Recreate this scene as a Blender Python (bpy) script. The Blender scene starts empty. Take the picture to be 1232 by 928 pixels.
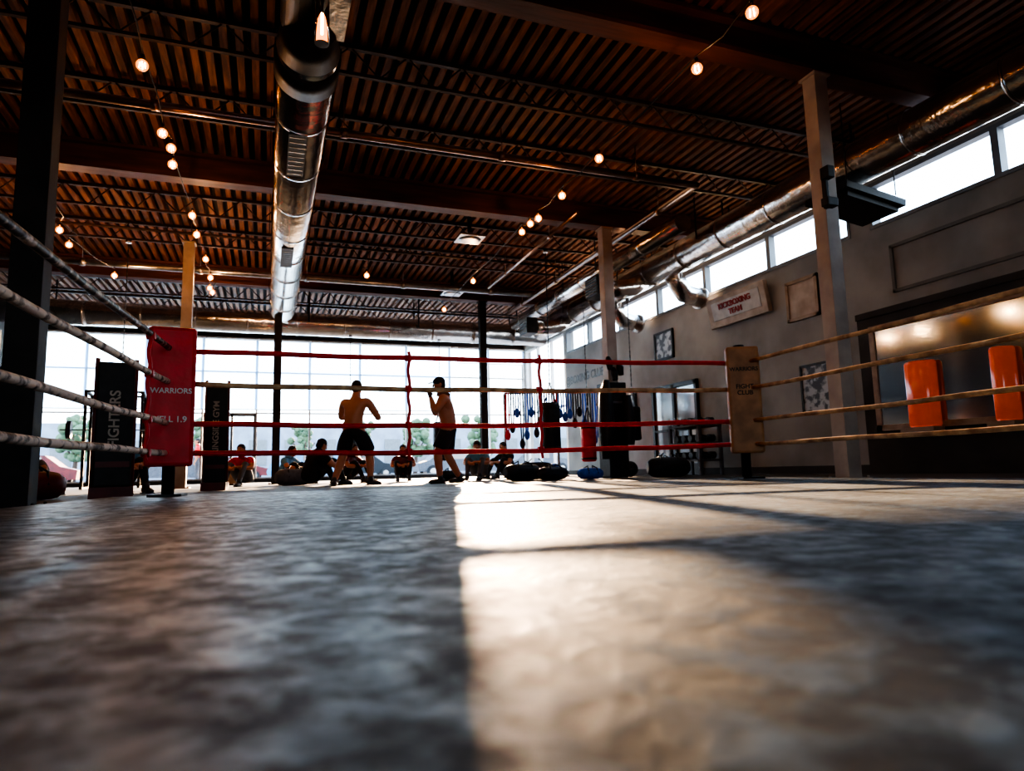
import bpy, bmesh, math, random
from mathutils import Vector, Matrix, Euler
random.seed(7)
scene = bpy.context.scene
COL = scene.collection

# ---------------------------------------------------------------- materials
def mat(name, c, rough=0.6, metal=0.0, c2=None, scale=6.0, bump=0.0, emit=None, estr=0.0, detail=4.0, bscale=None, lo=0.35, hi=0.65, dist=0.0, stretch=(1,1,1), spec=0.5):
    m = bpy.data.materials.new(name); m.use_nodes = True
    nt = m.node_tree; N = nt.nodes; L = nt.links
    b = N['Principled BSDF']
    b.inputs['Base Color'].default_value = (*c, 1); b.inputs['Roughness'].default_value = rough
    b.inputs['Metallic'].default_value = metal
    b.inputs['Specular IOR Level'].default_value = spec
    tc = N.new('ShaderNodeTexCoord'); mp = N.new('ShaderNodeMapping'); mp.inputs['Scale'].default_value = stretch
    L.new(tc.outputs['Object'], mp.inputs['Vector'])
    no = N.new('ShaderNodeTexNoise'); no.inputs['Scale'].default_value = scale; no.inputs['Detail'].default_value = detail
    no.inputs['Distortion'].default_value = dist
    L.new(mp.outputs['Vector'], no.inputs['Vector'])
    r = N.new('ShaderNodeValToRGB'); r.color_ramp.elements[0].position = lo; r.color_ramp.elements[1].position = hi
    if c2 is None: c2 = tuple(x*0.8 for x in c)
    r.color_ramp.elements[0].color = (*c, 1); r.color_ramp.elements[1].color = (*c2, 1)
    L.new(no.outputs['Fac'], r.inputs['Fac']); L.new(r.outputs['Color'], b.inputs['Base Color'])
    if bump > 0:
        bp = N.new('ShaderNodeBump'); bp.inputs['Strength'].default_value = bump; bp.inputs['Distance'].default_value = 0.02
        n2 = N.new('ShaderNodeTexNoise'); n2.inputs['Scale'].default_value = bscale or scale*3; n2.inputs['Detail'].default_value = 5
        L.new(mp.outputs['Vector'], n2.inputs['Vector']); L.new(n2.outputs['Fac'], bp.inputs['Height'])
        L.new(bp.outputs['Normal'], b.inputs['Normal'])
    if emit:
        b.inputs['Emission Color'].default_value = (*emit, 1); b.inputs['Emission Strength'].default_value = estr
    return m

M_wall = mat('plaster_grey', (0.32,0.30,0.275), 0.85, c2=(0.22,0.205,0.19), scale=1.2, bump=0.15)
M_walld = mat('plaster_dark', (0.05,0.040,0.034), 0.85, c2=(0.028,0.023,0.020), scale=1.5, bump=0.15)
M_trim = mat('trim_grey', (0.15,0.14,0.13), 0.7, c2=(0.12,0.11,0.10), scale=3)
M_floor = mat('rubber_floor', (0.03,0.03,0.032), 0.7, c2=(0.055,0.055,0.055), scale=3, bump=0.1)
M_wood = mat('ceiling_wood', (0.28,0.108,0.047), 0.75, c2=(0.09,0.031,0.013), scale=2.2, bump=0.3, stretch=(6,0.7,1))
M_deck = mat('deck_dark', (0.022,0.011,0.008), 0.85, c2=(0.01,0.006,0.005), scale=3)
M_beam = mat('beam_timber', (0.13,0.036,0.02), 0.6, c2=(0.06,0.018,0.01), scale=2, bump=0.2, stretch=(0.6,4,4))
M_joist = mat('joist_steel', (0.05,0.028,0.02), 0.6, metal=0.3, scale=8)
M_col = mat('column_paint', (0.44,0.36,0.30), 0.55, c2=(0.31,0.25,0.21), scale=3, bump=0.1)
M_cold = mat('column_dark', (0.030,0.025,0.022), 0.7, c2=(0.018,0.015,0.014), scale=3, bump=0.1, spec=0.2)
M_black = mat('black_vinyl', (0.012,0.012,0.013), 0.5, c2=(0.02,0.02,0.022), scale=12, bump=0.1, spec=0.3)
M_frame = mat('window_frame_hazed', (0.75,0.77,0.78), 0.5, metal=0.0, scale=5)  # frame colour lightened to stand in for haze around the windows
M_framed = mat('window_aluminium_dark', (0.17,0.18,0.19), 0.5, metal=0.3, scale=5)
M_red = mat('red_vinyl', (0.76,0.008,0.018), 0.42, c2=(0.60,0.006,0.012), scale=7, bump=0.12, spec=0.3)
M_redd=mat('dark_red_vinyl',(0.16,0.01,0.012),0.5,c2=(0.09,0.008,0.01),scale=6)
M_tan = mat('tan_vinyl', (0.48,0.22,0.085), 0.55, c2=(0.29,0.13,0.05), scale=6, bump=0.12)
M_ropeR = mat('rope_red', (0.78,0.01,0.015), 0.5, c2=(0.58,0.006,0.01), scale=14, bump=0.2)
M_ropeT = mat('rope_tan', (0.64,0.41,0.22), 0.6, c2=(0.27,0.14,0.07), scale=9, bump=0.2)
M_ropeW = mat('rope_white_worn', (0.84,0.68,0.56), 0.6, c2=(0.10,0.06,0.045), scale=14, bump=0.3, lo=0.5, hi=0.62, detail=6)
M_ropeB = mat('rope_black_worn', (0.03,0.025,0.025), 0.5, c2=(0.55,0.42,0.36), scale=14, bump=0.3, lo=0.5, hi=0.62, detail=6)
M_white = mat('white_print', (0.8,0.78,0.76), 0.6, c2=(0.7,0.66,0.66), scale=20)
M_skin = mat('skin_a', (0.56,0.23,0.12), 0.5, c2=(0.48,0.19,0.10), scale=6)
M_skin2 = mat('skin_b', (0.52,0.21,0.115), 0.5, c2=(0.44,0.17,0.095), scale=6)
M_cloth = mat('cloth_black', (0.012,0.012,0.014), 0.85, c2=(0.02,0.02,0.022), scale=20, bump=0.2)
M_hair = mat('hair_dark', (0.012,0.008,0.006), 0.7, c2=(0.03,0.018,0.012), scale=40, bump=0.3)
M_shoe = mat('shoe_dark', (0.03,0.03,0.035), 0.5, c2=(0.06,0.06,0.06), scale=15)
M_wrap = mat('hand_wrap', (0.08,0.03,0.03), 0.7, c2=(0.05,0.02,0.02), scale=25)
M_blue = mat('cloth_blue', (0.03,0.14,0.65), 0.6, c2=(0.02,0.10,0.45), scale=12)
M_cyan = mat('shirt_blue', (0.12,0.33,0.50), 0.8, c2=(0.10,0.25,0.40), scale=12)
M_grey = mat('cloth_grey', (0.12,0.12,0.13), 0.8, c2=(0.08,0.08,0.09), scale=14)
M_orange = mat('orange_glow_vinyl', (0.92,0.15,0.05), 0.18, c2=(0.75,0.09,0.03), scale=3, bump=0.04, emit=(1.0,0.13,0.03), estr=0.08)  # slight emission paints in an orange glow; no lamp here
M_steel = mat('steel', (0.50,0.50,0.51), 0.32, metal=1.0, c2=(0.35,0.35,0.35), scale=10)
M_sign = mat('sign_board', (0.44,0.33,0.24), 0.6, c2=(0.31,0.22,0.15), scale=4)
M_signin = mat('sign_inner', (0.52,0.46,0.39), 0.6, c2=(0.38,0.33,0.28), scale=4)
M_frwood = mat('frame_wood', (0.36,0.24,0.15), 0.5, c2=(0.24,0.15,0.09), scale=5, bump=0.1)
M_mirror = mat('dark_glass', (0.10,0.11,0.12), 0.08, metal=0.6, c2=(0.14,0.14,0.15), scale=1.5)
M_glass2 = mat('silver_mirror', (0.44,0.50,0.56), 0.10, metal=1.0, c2=(0.30,0.34,0.38), scale=1.0)
M_paper = mat('poster_paper', (0.45,0.48,0.50), 0.7, c2=(0.08,0.10,0.12), scale=7, lo=0.45, hi=0.55)
M_asphalt = mat('asphalt', (0.24,0.24,0.25), 0.9, c2=(0.17,0.17,0.18), scale=2)
M_leaf = mat('leaves', (0.12,0.18,0.10), 0.8, c2=(0.07,0.11,0.05), scale=4, bump=0.5)
M_facade = mat('facade_pale', (0.27,0.31,0.37), 0.8, c2=(0.20,0.22,0.27), scale=0.8)
M_trunk = mat('bark', (0.08,0.05,0.035), 0.9, scale=6)
M_ply = mat('plywood', (0.40,0.26,0.14), 0.6, c2=(0.30,0.18,0.09), scale=5)

def duct_mat():
    m = mat('galvanised_duct', (0.88,0.84,0.80), 0.20, metal=1.0, c2=(0.62,0.59,0.56), scale=3.0)
    nt = m.node_tree; N = nt.nodes; L = nt.links; b = N['Principled BSDF']
    w = N.new('ShaderNodeTexNoise'); w.inputs['Scale'].default_value = 5; w.inputs['Detail'].default_value = 3
    tc = N.new('ShaderNodeTexCoord'); L.new(tc.outputs['Object'], w.inputs['Vector'])
    bp = N.new('ShaderNodeBump'); bp.inputs['Strength'].default_value = 0.6; bp.inputs['Distance'].default_value = 0.03
    L.new(w.outputs['Fac'], bp.inputs['Height']); L.new(bp.outputs['Normal'], b.inputs['Normal'])
    return m
M_duct = duct_mat()

def canvas_mat():
    m = bpy.data.materials.new('ring_canvas_worn'); m.use_nodes = True
    nt = m.node_tree; N = nt.nodes; L = nt.links; b = N['Principled BSDF']
    tc = N.new('ShaderNodeTexCoord')
    n1 = N.new('ShaderNodeTexNoise'); n1.inputs['Scale'].default_value = 16; n1.inputs['Detail'].default_value = 7; n1.inputs['Distortion'].default_value = 0.25; n1.inputs['Roughness'].default_value = 0.62
    n2 = N.new('ShaderNodeTexNoise'); n2.inputs['Scale'].default_value = 2.4; n2.inputs['Detail'].default_value = 5; n2.inputs['Distortion'].default_value = 0.4
    for n in (n1, n2): L.new(tc.outputs['Object'], n.inputs['Vector'])
    r1 = N.new('ShaderNodeValToRGB'); e = r1.color_ramp.elements
    e[0].position = 0.42; e[0].color = (0.020,0.027,0.032,1); e[1].position = 0.66; e[1].color = (0.21,0.262,0.28,1)
    r2 = N.new('ShaderNodeValToRGB'); e = r2.color_ramp.elements
    e[0].position = 0.38; e[0].color = (0.30,0.30,0.31,1); e[1].position = 0.60; e[1].color = (1,1,1,1)
    L.new(n1.outputs['Fac'], r1.inputs['Fac']); L.new(n2.outputs['Fac'], r2.inputs['Fac'])
    mx = N.new('ShaderNodeMix'); mx.data_type = 'RGBA'; mx.blend_type = 'MULTIPLY'; mx.inputs[0].default_value = 1
    L.new(r1.outputs['Color'], mx.inputs[6]); L.new(r2.outputs['Color'], mx.inputs[7])
    L.new(mx.outputs[2], b.inputs['Base Color'])
    rr = N.new('ShaderNodeMapRange'); rr.inputs['From Min'].default_value = 0.35; rr.inputs['From Max'].default_value = 0.65; rr.inputs['To Min'].default_value = 0.62; rr.inputs['To Max'].default_value = 0.36
    L.new(n1.outputs['Fac'], rr.inputs['Value']); L.new(rr.outputs['Result'], b.inputs['Roughness'])
    b.inputs['Specular IOR Level'].default_value = 0.45
    bp = N.new('ShaderNodeBump'); bp.inputs['Strength'].default_value = 0.5; bp.inputs['Distance'].default_value = 0.010
    L.new(n1.outputs['Fac'], bp.inputs['Height']); L.new(bp.outputs['Normal'], b.inputs['Normal'])
    return m
M_canvas = canvas_mat()

def shade_mat():
    m = bpy.data.materials.new('sun_block_fabric'); m.use_nodes = True  # fabric of the added sun-blocking shades, tinted blue to cool passing light
    nt = m.node_tree; N = nt.nodes; L = nt.links; N.remove(N['Principled BSDF']); out = N['Material Output']
    t = N.new('ShaderNodeBsdfTranslucent'); t.inputs['Color'].default_value = (0.58,0.78,0.98,1)
    d = N.new('ShaderNodeBsdfDiffuse'); d.inputs['Color'].default_value = (0.7,0.7,0.7,1)
    tr = N.new('ShaderNodeBsdfTransparent')
    a = N.new('ShaderNodeMixShader'); a.inputs[0].default_value = 0.12
    L.new(t.outputs[0], a.inputs[1]); L.new(d.outputs[0], a.inputs[2])
    c = N.new('ShaderNodeMixShader'); c.inputs[0].default_value = 0.02
    L.new(a.outputs[0], c.inputs[1]); L.new(tr.outputs[0], c.inputs[2]); L.new(c.outputs[0], out.inputs['Surface'])
    return m
M_shade = shade_mat()

def bulb_mat(name, col, s):
    m = bpy.data.materials.new(name); m.use_nodes = True
    b = m.node_tree.nodes['Principled BSDF']
    b.inputs['Base Color'].default_value = (0.8,0.4,0.1,1); b.inputs['Roughness'].default_value = 0.15
    b.inputs['Emission Color'].default_value = (*col,1); b.inputs['Emission Strength'].default_value = s
    return m
M_fil = bulb_mat('bulb_filament', (1.0,0.42,0.10), 40)
def globe_mat(name, s):
    m = bpy.data.materials.new(name); m.use_nodes = True
    nt = m.node_tree; N = nt.nodes; L = nt.links; N.remove(N['Principled BSDF']); out = N['Material Output']
    tr = N.new('ShaderNodeBsdfTransparent'); tr.inputs['Color'].default_value = (1,0.70,0.34,1)
    em = N.new('ShaderNodeEmission'); em.inputs['Color'].default_value = (1.0,0.25,0.03,1); em.inputs['Strength'].default_value = s
    gl = N.new('ShaderNodeBsdfGlossy'); gl.inputs['Roughness'].default_value = 0.1
    fr = N.new('ShaderNodeFresnel')
    a = N.new('ShaderNodeAddShader'); L.new(tr.outputs[0], a.inputs[0]); L.new(em.outputs[0], a.inputs[1])
    mx = N.new('ShaderNodeMixShader'); L.new(fr.outputs[0], mx.inputs[0]); L.new(a.outputs[0], mx.inputs[1]); L.new(gl.outputs[0], mx.inputs[2])
    L.new(mx.outputs[0], out.inputs['Surface'])
    return m
M_globe = globe_mat('bulb_amber_glass', 1.3)

# ---------------------------------------------------------------- mesh builder
class MB:
    def __init__(s, M=None):
        s.v = []; s.f = []; s.mi = []; s.sm = []; s.M = M or Matrix.Identity(4)
    def _add(s, vs, fs, mi, sm):
        o = len(s.v); s.v += [tuple(s.M @ Vector(p)) for p in vs]
        for k, f in enumerate(fs):
            s.f.append([i+o for i in f]); s.mi.append(mi); s.sm.append(sm if isinstance(sm, bool) else sm[k])
    def box(s, c, d, mi=0, R=None):
        x, y, z = d[0]/2, d[1]/2, d[2]/2
        vs = [Vector(p) for p in [(-x,-y,-z),(x,-y,-z),(x,y,-z),(-x,y,-z),(-x,-y,z),(x,-y,z),(x,y,z),(-x,y,z)]]
        if R is not None: vs = [R @ p for p in vs]
        vs = [p + Vector(c) for p in vs]
        s._add(vs, [(0,3,2,1),(4,5,6,7),(0,1,5,4),(1,2,6,5),(2,3,7,6),(3,0,4,7)], mi, False)
    def b2(s, a, b, mi=0):
        s.box([(a[i]+b[i])/2 for i in range(3)], [abs(b[i]-a[i]) for i in range(3)], mi)
    def cyl(s, p0, p1, r, mi=0, r2=None, seg=14, caps=True):
        s.tube([p0, p1], [r, r if r2 is None else r2], mi, seg, caps)
    def tube(s, pts, r, mi=0, seg=12, caps=True):
        pts = [Vector(p) for p in pts]; n = len(pts)
        if not isinstance(r, (list, tuple)): r = [r]*n
        vs = []; fs = []; sm = []
        up = None
        for i, p in enumerate(pts):
            t = (pts[min(i+1,n-1)] - pts[max(i-1,0)]).normalized()
            if up is None:
                up = Vector((0,0,1)) if abs(t.z) < 0.9 else Vector((1,0,0))
            a = t.cross(up).normalized(); b = a.cross(t).normalized(); up = b
            for k in range(seg):
                th = 2*math.pi*k/seg
                vs.append(p + (a*math.cos(th) + b*math.sin(th))*r[i])
        for i in range(n-1):
            for k in range(seg):
                k2 = (k+1) % seg
                fs.append((i*seg+k, i*seg+k2, (i+1)*seg+k2, (i+1)*seg+k)); sm.append(True)
        if caps:
            fs.append(tuple(range(seg))[::-1]); sm.append(False)
            fs.append(tuple((n-1)*seg+k for k in range(seg))); sm.append(False)
        s._add(vs, fs, mi, sm)
    def sph(s, c, r, mi=0, R=None, u=14, w=9):
        if not isinstance(r, (list, tuple)): r = (r,r,r)
        vs = []; fs = []
        for j in range(w+1):
            ph = math.pi*j/w
            for i in range(u):
                th = 2*math.pi*i/u
                p = Vector((r[0]*math.sin(ph)*math.cos(th), r[1]*math.sin(ph)*math.sin(th), r[2]*math.cos(ph)))
                if R is not None: p = R @ p
                vs.append(p + Vector(c))
        for j in range(w):
            for i in range(u):
                i2 = (i+1) % u
                if j == 0: fs.append((i, (j+1)*u+i, (j+1)*u+i2))
                elif j == w-1: fs.append((j*u+i, (j+1)*u+i, j*u+i2))
                else: fs.append((j*u+i, (j+1)*u+i, (j+1)*u+i2, j*u+i2))
        s._add(vs, fs, mi, True)
    def done(s, name, mats, parent=None, bevel=0):
        me = bpy.data.meshes.new(name); me.from_pydata(s.v, [], s.f); 
        for m in mats: me.materials.append(m)
        me.polygons.foreach_set('material_index', s.mi); me.polygons.foreach_set('use_smooth', s.sm)
        me.update()
        ob = bpy.data.objects.new(name, me); COL.objects.link(ob)
        if bevel:
            b = ob.modifiers.new('bevel', 'BEVEL'); b.width = bevel; b.segments = 3; b.limit_method = 'ANGLE'
        if parent: ob.parent = parent
        return ob

def empty(name, loc=(0,0,0)):
    e = bpy.data.objects.new(name, None); e.empty_display_size = 0.2; e.location = loc; COL.objects.link(e); return e

def text(name, s, loc, size, rot, m, parent=None, ext=0.003, spacing=1.0, align='CENTER'):
    cu = bpy.data.curves.new(name, 'FONT'); cu.body = s; cu.size = size; cu.extrude = ext; cu.align_x = align; cu.align_y = 'CENTER'
    cu.offset = size*0.02; cu.space_line = spacing
    cu.materials.append(m)
    o = bpy.data.objects.new(name, cu); o.location = loc; o.rotation_euler = rot; COL.objects.link(o)
    dg = bpy.context.evaluated_depsgraph_get()
    me = bpy.data.meshes.new_from_object(o.evaluated_get(dg)); bpy.data.objects.remove(o)
    ob = bpy.data.objects.new(name, me); ob.location = loc; ob.rotation_euler = rot; COL.objects.link(ob)
    if parent: ob.parent = parent
    return ob

# ---------------------------------------------------------------- room shell
XL, XR, YB, YF, ZC = -7.0, 9.0, 23.0, -6.0, 5.3
WT, WS = 4.7, 0.12      # back window head / sill
CB, CT = 3.86, 4.60     # clerestory sill/head
g = MB(); g.b2((XL,YF,-0.1),(XR,YB,0)); g.done('floor', [M_floor])

# right wall : solid up to clerestory; glazed bay at the far end
g = MB()
YG = 19.3
g.b2((XR,YF,0),(XR+0.25,YG,CB)); g.b2((XR,YF,CT),(XR+0.25,YB,ZC))
cle = [3.7,5.6,7.6,9.9,11.9,13.8,15.7,17.6]
g.b2((XR,YF,CB),(XR+0.25,-0.2,CT))
g.b2((XR,7.62,CB),(XR+0.25,8.0,CT))
g.b2((XR,YG-0.15,CB),(XR+0.25,YG+0.1,CT)); g.b2((XR,YB-0.15,0),(XR+0.25,YB,CT))
g.b2((XR,YG,0),(XR+0.25,YB,0.12))
g.done('wall_right', [M_wall])
edges = [-0.2,1.8]+cle+[YG-0.15]
k = 0
for a, b in zip(edges[:-1], edges[1:]):
    if a == 7.6: a = 8.0
    k += 1
    g = MB()
    for (p, q) in [((XR-0.02,a,CB),(XR+0.12,b,CB+0.06)), ((XR-0.02,a,CT-0.06),(XR+0.12,b,CT)),
                   ((XR-0.02,a,CB+0.06),(XR+0.12,a+0.05,CT-0.06)), ((XR-0.02,b-0.05,CB+0.06),(XR+0.12,b,CT-0.06))]:
        g.b2(p, q)
    g.done('window_%d' % k, [M_framed])
g = MB(); k += 1
for y in (YG+0.1, 20.5, 21.7, YB-0.2): g.b2((XR+0.02,y,0.12),(XR+0.12,y+0.06,CT))
for z in (0.12, 2.2, CT-0.07): g.b2((XR+0.02,YG+0.16,z),(XR+0.12,YB-0.2,z+0.06))
g.done('window_%d' % k, [M_frame])

# back wall
g = MB(); g.b2((XL,YB,WT),(XR+0.25,YB+0.25,ZC)); g.b2((XL,YB,0),(XR+0.25,YB+0.25,WS)); g.b2((XL,YB,WS),(XL+0.25,YB+0.25,WT)); g.b2((XR,YB,WS),(XR+0.25,YB+0.25,WT))
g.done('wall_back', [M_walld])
mull = [-6.75,-5.15,-3.55,-1.95,-0.35,1.30,2.95,4.55,6.115,7.6,9.0]
def sun_block(x0,x1,zb):  # added shades, invented to block the sun and bound its floor patch
    s = MB(); s.b2((x0,YB-0.03,zb),(x1,YB-0.028,WT-0.05)); s.cyl((x0,YB-0.05,WT-0.05),(x1,YB-0.05,WT-0.05),0.04,1)
    s.cyl((x0,YB-0.03,zb-0.01),(x1,YB-0.03,zb-0.01),0.015,1)
    s.done('sun_block_shade', [M_shade, M_white])
for a, b in zip(mull[:-1], mull[1:]):
    k += 1; g = MB()
    g.b2((a,YB,WS),(a+0.04,YB+0.10,WT)); g.b2((b-0.015,YB,WS),(b,YB+0.10,WT))
    for z in (WS, 2.2, 3.55, WT-0.08): g.b2((a+0.04,YB+0.02,z),(b-0.015,YB+0.08,z+0.045))
    g.done('window_%d' % k, [M_frame])
    if b <= 6.2: sun_block(a+0.045,b+0.045,2.35)
sun_block(6.165,6.43,4.26); sun_block(6.43,7.62,4.10); sun_block(7.62,8.99,4.10)  # added drops, set to shape the sun streak on the canvas
# back door frame
g = MB()
for x in (-1.9,-1.1,-0.42): g.b2((x,YB-0.02,0),(x+0.07,YB+0.06,2.2))
g.b2((-1.9,YB-0.02,2.12),(-0.35,YB+0.06,2.2)); g.b2((-1.83,YB-0.02,0),(-0.42,YB+0.06,0.2)); g.b2((-1.83,YB-0.02,1.0),(-0.42,YB+0.04,1.05))
g.done('door_1', [M_framed])

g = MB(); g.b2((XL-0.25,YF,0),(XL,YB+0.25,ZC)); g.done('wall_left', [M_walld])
# wall behind the camera, with two windows of its own
F0, F1, FZ0, FZ1 = -4.4, 0.8, 0.9, 3.3
g = MB(); g.b2((XL-0.25,YF-0.25,0),(XR+0.25,YF,FZ0)); g.b2((XL-0.25,YF-0.25,FZ1),(XR+0.25,YF,ZC)); g.b2((XL-0.25,YF-0.25,FZ0),(F0,YF,FZ1)); g.b2((F1,YF-0.25,FZ0),(XR+0.25,YF,FZ1))
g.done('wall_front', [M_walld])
fm = [F0,(F0+F1)/2,F1]
for a, b in zip(fm[:-1], fm[1:]):
    k += 1; g = MB()
    g.b2((a,YF-0.12,FZ0),(a+0.06,YF,FZ1)); g.b2((b-0.06,YF-0.12,FZ0),(b,YF,FZ1))
    for z in (FZ0,2.3,FZ1-0.06): g.b2((a+0.06,YF-0.1,z),(b-0.06,YF-0.02,z+0.06))
    g.done('window_%d' % k, [M_framed])
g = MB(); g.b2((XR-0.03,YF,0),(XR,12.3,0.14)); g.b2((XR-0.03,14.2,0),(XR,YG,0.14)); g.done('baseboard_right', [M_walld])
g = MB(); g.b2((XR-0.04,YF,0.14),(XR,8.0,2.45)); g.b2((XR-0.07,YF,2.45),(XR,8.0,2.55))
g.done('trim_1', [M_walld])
g = MB()
for (a,b,c,d) in [(2.0,4.7,2.75,3.5),(5.0,7.3,2.75,3.5)]:
    g.b2((XR-0.03,a,c),(XR,b,c+0.05)); g.b2((XR-0.03,a,d-0.05),(XR,b,d)); g.b2((XR-0.03,a,c),(XR,a+0.05,d)); g.b2((XR-0.03,b-0.05,c),(XR,b,d))
g.done('trim_2', [M_trim])

# ceiling : deck + ribs
g = MB(); g.b2((XL,YF,ZC),(XR,YB,ZC+0.1), 1)
x = XL+0.1
while x < XR-0.05:
    g.b2((x,YF,ZC-0.11),(x+0.085,YB,ZC), 0); x += 0.17
g.done('ceiling', [M_wood, M_deck])

# joists (open web trusses)
g = MB()
for y in [2.0,3.8,7.4,9.0,12.5,14.2,18.4,20.1,21.8]:
    zt, zb = 5.16, 4.82
    g.b2((XL,y-0.03,zt-0.03),(XR,y+0.03,zt+0.025)); g.b2((XL,y-0.025,zb-0.02),(XR,y+0.025,zb+0.02))
    x = XL; up = False
    while x < XR-0.3:
        p = (x,y,zt if up else zb); q = (x+0.34,y,zb if up else zt)
        g.cyl(p, q, 0.011, seg=5, caps=False); x += 0.34; up = not up
g.done('ceiling_joists', [M_joist])

for y in (5.67, 10.9, 16.8):
    g = MB(); g.b2((XL,y-0.03,4.79),(XR,y+0.03,5.15)); g.b2((XL,y-0.13,4.75),(XR,y+0.13,4.80)); g.b2((XL,y-0.13,5.13),(XR,y+0.13,5.18))
    g.done('ceiling_beam', [M_beam])

# columns
def column(x, y, w, m, top=4.75):
    g = MB(); t = 0.02
    g.b2((x-w/2,y-w/2,0.0),(x+w/2,y+w/2,top))
    g.b2((x-w/2-0.07,y-w/2-0.07,0),(x+w/2+0.07,y+w/2+0.07,0.02)); g.b2((x-w/2-0.03,y-w/2-0.03,top-0.03),(x+w/2+0.03,y+w/2+0.03,top))
    for sx in (-1,1):
        for sy in (-1,1): g.cyl((x+sx*(w/2+0.04),y+sy*(w/2+0.04),0.02),(x+sx*(w/2+0.04),y+sy*(w/2+0.04),0.045),0.012,seg=6)
    return g.done('column', [m], bevel=0.008)
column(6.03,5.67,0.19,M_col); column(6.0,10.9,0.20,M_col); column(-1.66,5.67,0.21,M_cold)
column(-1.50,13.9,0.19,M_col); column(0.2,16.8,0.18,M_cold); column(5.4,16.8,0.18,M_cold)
g = MB(); g.b2((5.88,5.50,3.05),(5.93,5.56,3.5)); g.box((5.90,5.48,3.45),(0.10,0.12,0.14)); g.box((5.90,5.48,3.1),(0.16,0.10,0.10)); g.done('wall_speaker',[M_black],bevel=0.01)

# ---------------------------------------------------------------- ducts & pipes
def duct(name, pts, r, ring=1.25, seg=32, m=None):
    g = MB(); g.tube(pts, r, 0, seg)
    for a, b in zip(pts[:-1], pts[1:]):
        a = Vector(a); b = Vector(b); L = (b-a).length; n = int(L/ring)
        for i in range(1, n+1):
            p = a + (b-a)*(i*ring/L)
            if (b-p).length < 0.1: continue
            d = (b-a).normalized()
            g.cyl(p-d*0.02, p+d*0.02, r+0.012, 0, seg=seg)
    return g
g = duct('d', [(0.30,6.2,4.3),(0.30,17.2,4.3)], 0.29)
for y0 in (8.0, 12.0):     # slot grilles on the underside
    g.box((0.26,y0,4.012),(0.20,1.1,0.03),1)
    for i in range(9): g.box((0.26,y0-0.48+i*0.12,3.998),(0.18,0.008,0.01),0)
g.cyl((0.30,6.35,4.3),(0.30,6.70,4.3),0.318,1,seg=32)
g.cyl((0.30,5.9,4.3),(0.30,6.25,4.3),0.24,1,r2=0.30,seg=32)
g.cyl((0.18,-2,4.34),(0.18,5.95,4.34),0.15,1,seg=24)
g.b2((0.42,-2,4.22),(0.60,5.95,4.40),0)
for y in (3.0,8.7,11.7,16.0):
    g.b2((0.29-0.33,y-0.02,4.3),(0.29-0.32,y+0.02,5.2),1); g.b2((0.29+0.33,y-0.02,4.3),(0.29+0.34,y+0.02,5.2),1)
g.done('ventilation_duct', [M_duct, M_black])
g = duct('d', [(7.75,-3,4.38),(7.75,18.3,4.38)], 0.30)
for y in (1,4,7,10,13,16): g.b2((7.75-0.32,y-0.02,4.38),(7.75-0.31,y+0.02,5.2),1); g.b2((7.75+0.31,y-0.02,4.38),(7.75+0.32,y+0.02,5.2),1)
for y0 in (12.2, 16.2):
    g.tube([(7.6,y0,4.2),(7.35,y0,4.05),(7.0,y0,3.98),(6.6,y0,3.98)],0.19,0,24)
    g.box((6.5,y0,3.98),(0.30,0.55,0.42),1)
    for i in range(6): g.box((6.34,y0,3.82+i*0.065),(0.03,0.5,0.02),0)
for y0 in (14.2, 11.6):
    g.tube([(7.9,y0,4.3),(8.1,y0,4.0),(8.3,y0+0.1,3.85),(8.75,y0+0.2,3.80)],0.2,0,24)
    g.cyl((8.75,y0+0.2,3.80),(8.8,y0+0.21,3.795),0.24,0,seg=24)
g.done('ventilation_duct', [M_duct, M_black])
g = duct('d', [(8.55,-3,4.82),(8.55,18.0,4.82)], 0.17, ring=1.0)
for y in (1,4,7.4,10.2,13,16): g.b2((8.37,y-0.02,4.82),(8.38,y+0.02,5.2),1)
g.done('ventilation_duct', [M_duct, M_black])
g = duct('d', [(6.80,9.5,4.46),(6.80,18.0,4.46)], 0.17, ring=1.3)
for y in (12.5,14.2): g.b2((6.62,y-0.02,4.46),(6.63,y+0.02,5.2),1)
g.done('ventilation_duct', [M_duct, M_black])
g = duct('d', [(-6.8,18.7,4.3),(8.0,18.7,4.3)], 0.31)
for x in (-5,-2,1,4,7): g.b2((x-0.02,18.37,4.3),(x+0.02,18.38,5.2),1); g.b2((x-0.02,19.02,4.3),(x+0.02,19.03,5.2),1)
g.done('ventilation_duct', [M_duct, M_black])
g = duct('d', [(-3.2,-1,4.1),(-3.2,8.6,4.1),(-3.6,9.1,4.1),(-6.9,9.2,4.1)], 0.30)
g.done('ventilation_duct', [M_duct, M_black])
def pipe(pts, r, m, name='sprinkler_pipe'):
    g = MB(); g.tube(pts, r, 0, 12)
    for a, b in zip(pts[:-1], pts[1:]):
        a=Vector(a); b=Vector(b)
        n=int((b-a).length/2.0)
        for i in range(n):
            p=a+(b-a)*((i+0.5)/n); d=(b-a).normalized(); g.cyl(p-d*0.05,p+d*0.05,r*1.25,0,seg=12)
            g.cyl(p+Vector((0,0,r)),(p.x,p.y,5.185),0.008,0,seg=5)
    g.done(name,[m])
M_pipe = mat('painted_pipe',(0.42,0.30,0.25),0.30,metal=0.9,c2=(0.28,0.19,0.15),scale=4)
pipe([(-6.9,8.55,4.68),(6.42,8.55,4.68),(6.42,17.5,4.66)],0.055,M_pipe)
pipe([(-6.9,15.3,4.62),(6.25,15.3,4.62)],0.07,M_steel)
pipe([(5.0,10.0,4.62),(5.0,15.0,4.62)],0.03,M_pipe)
pipe([(-6.9,13.2,4.7),(6.3,13.2,4.7)],0.025,M_joist)

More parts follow.
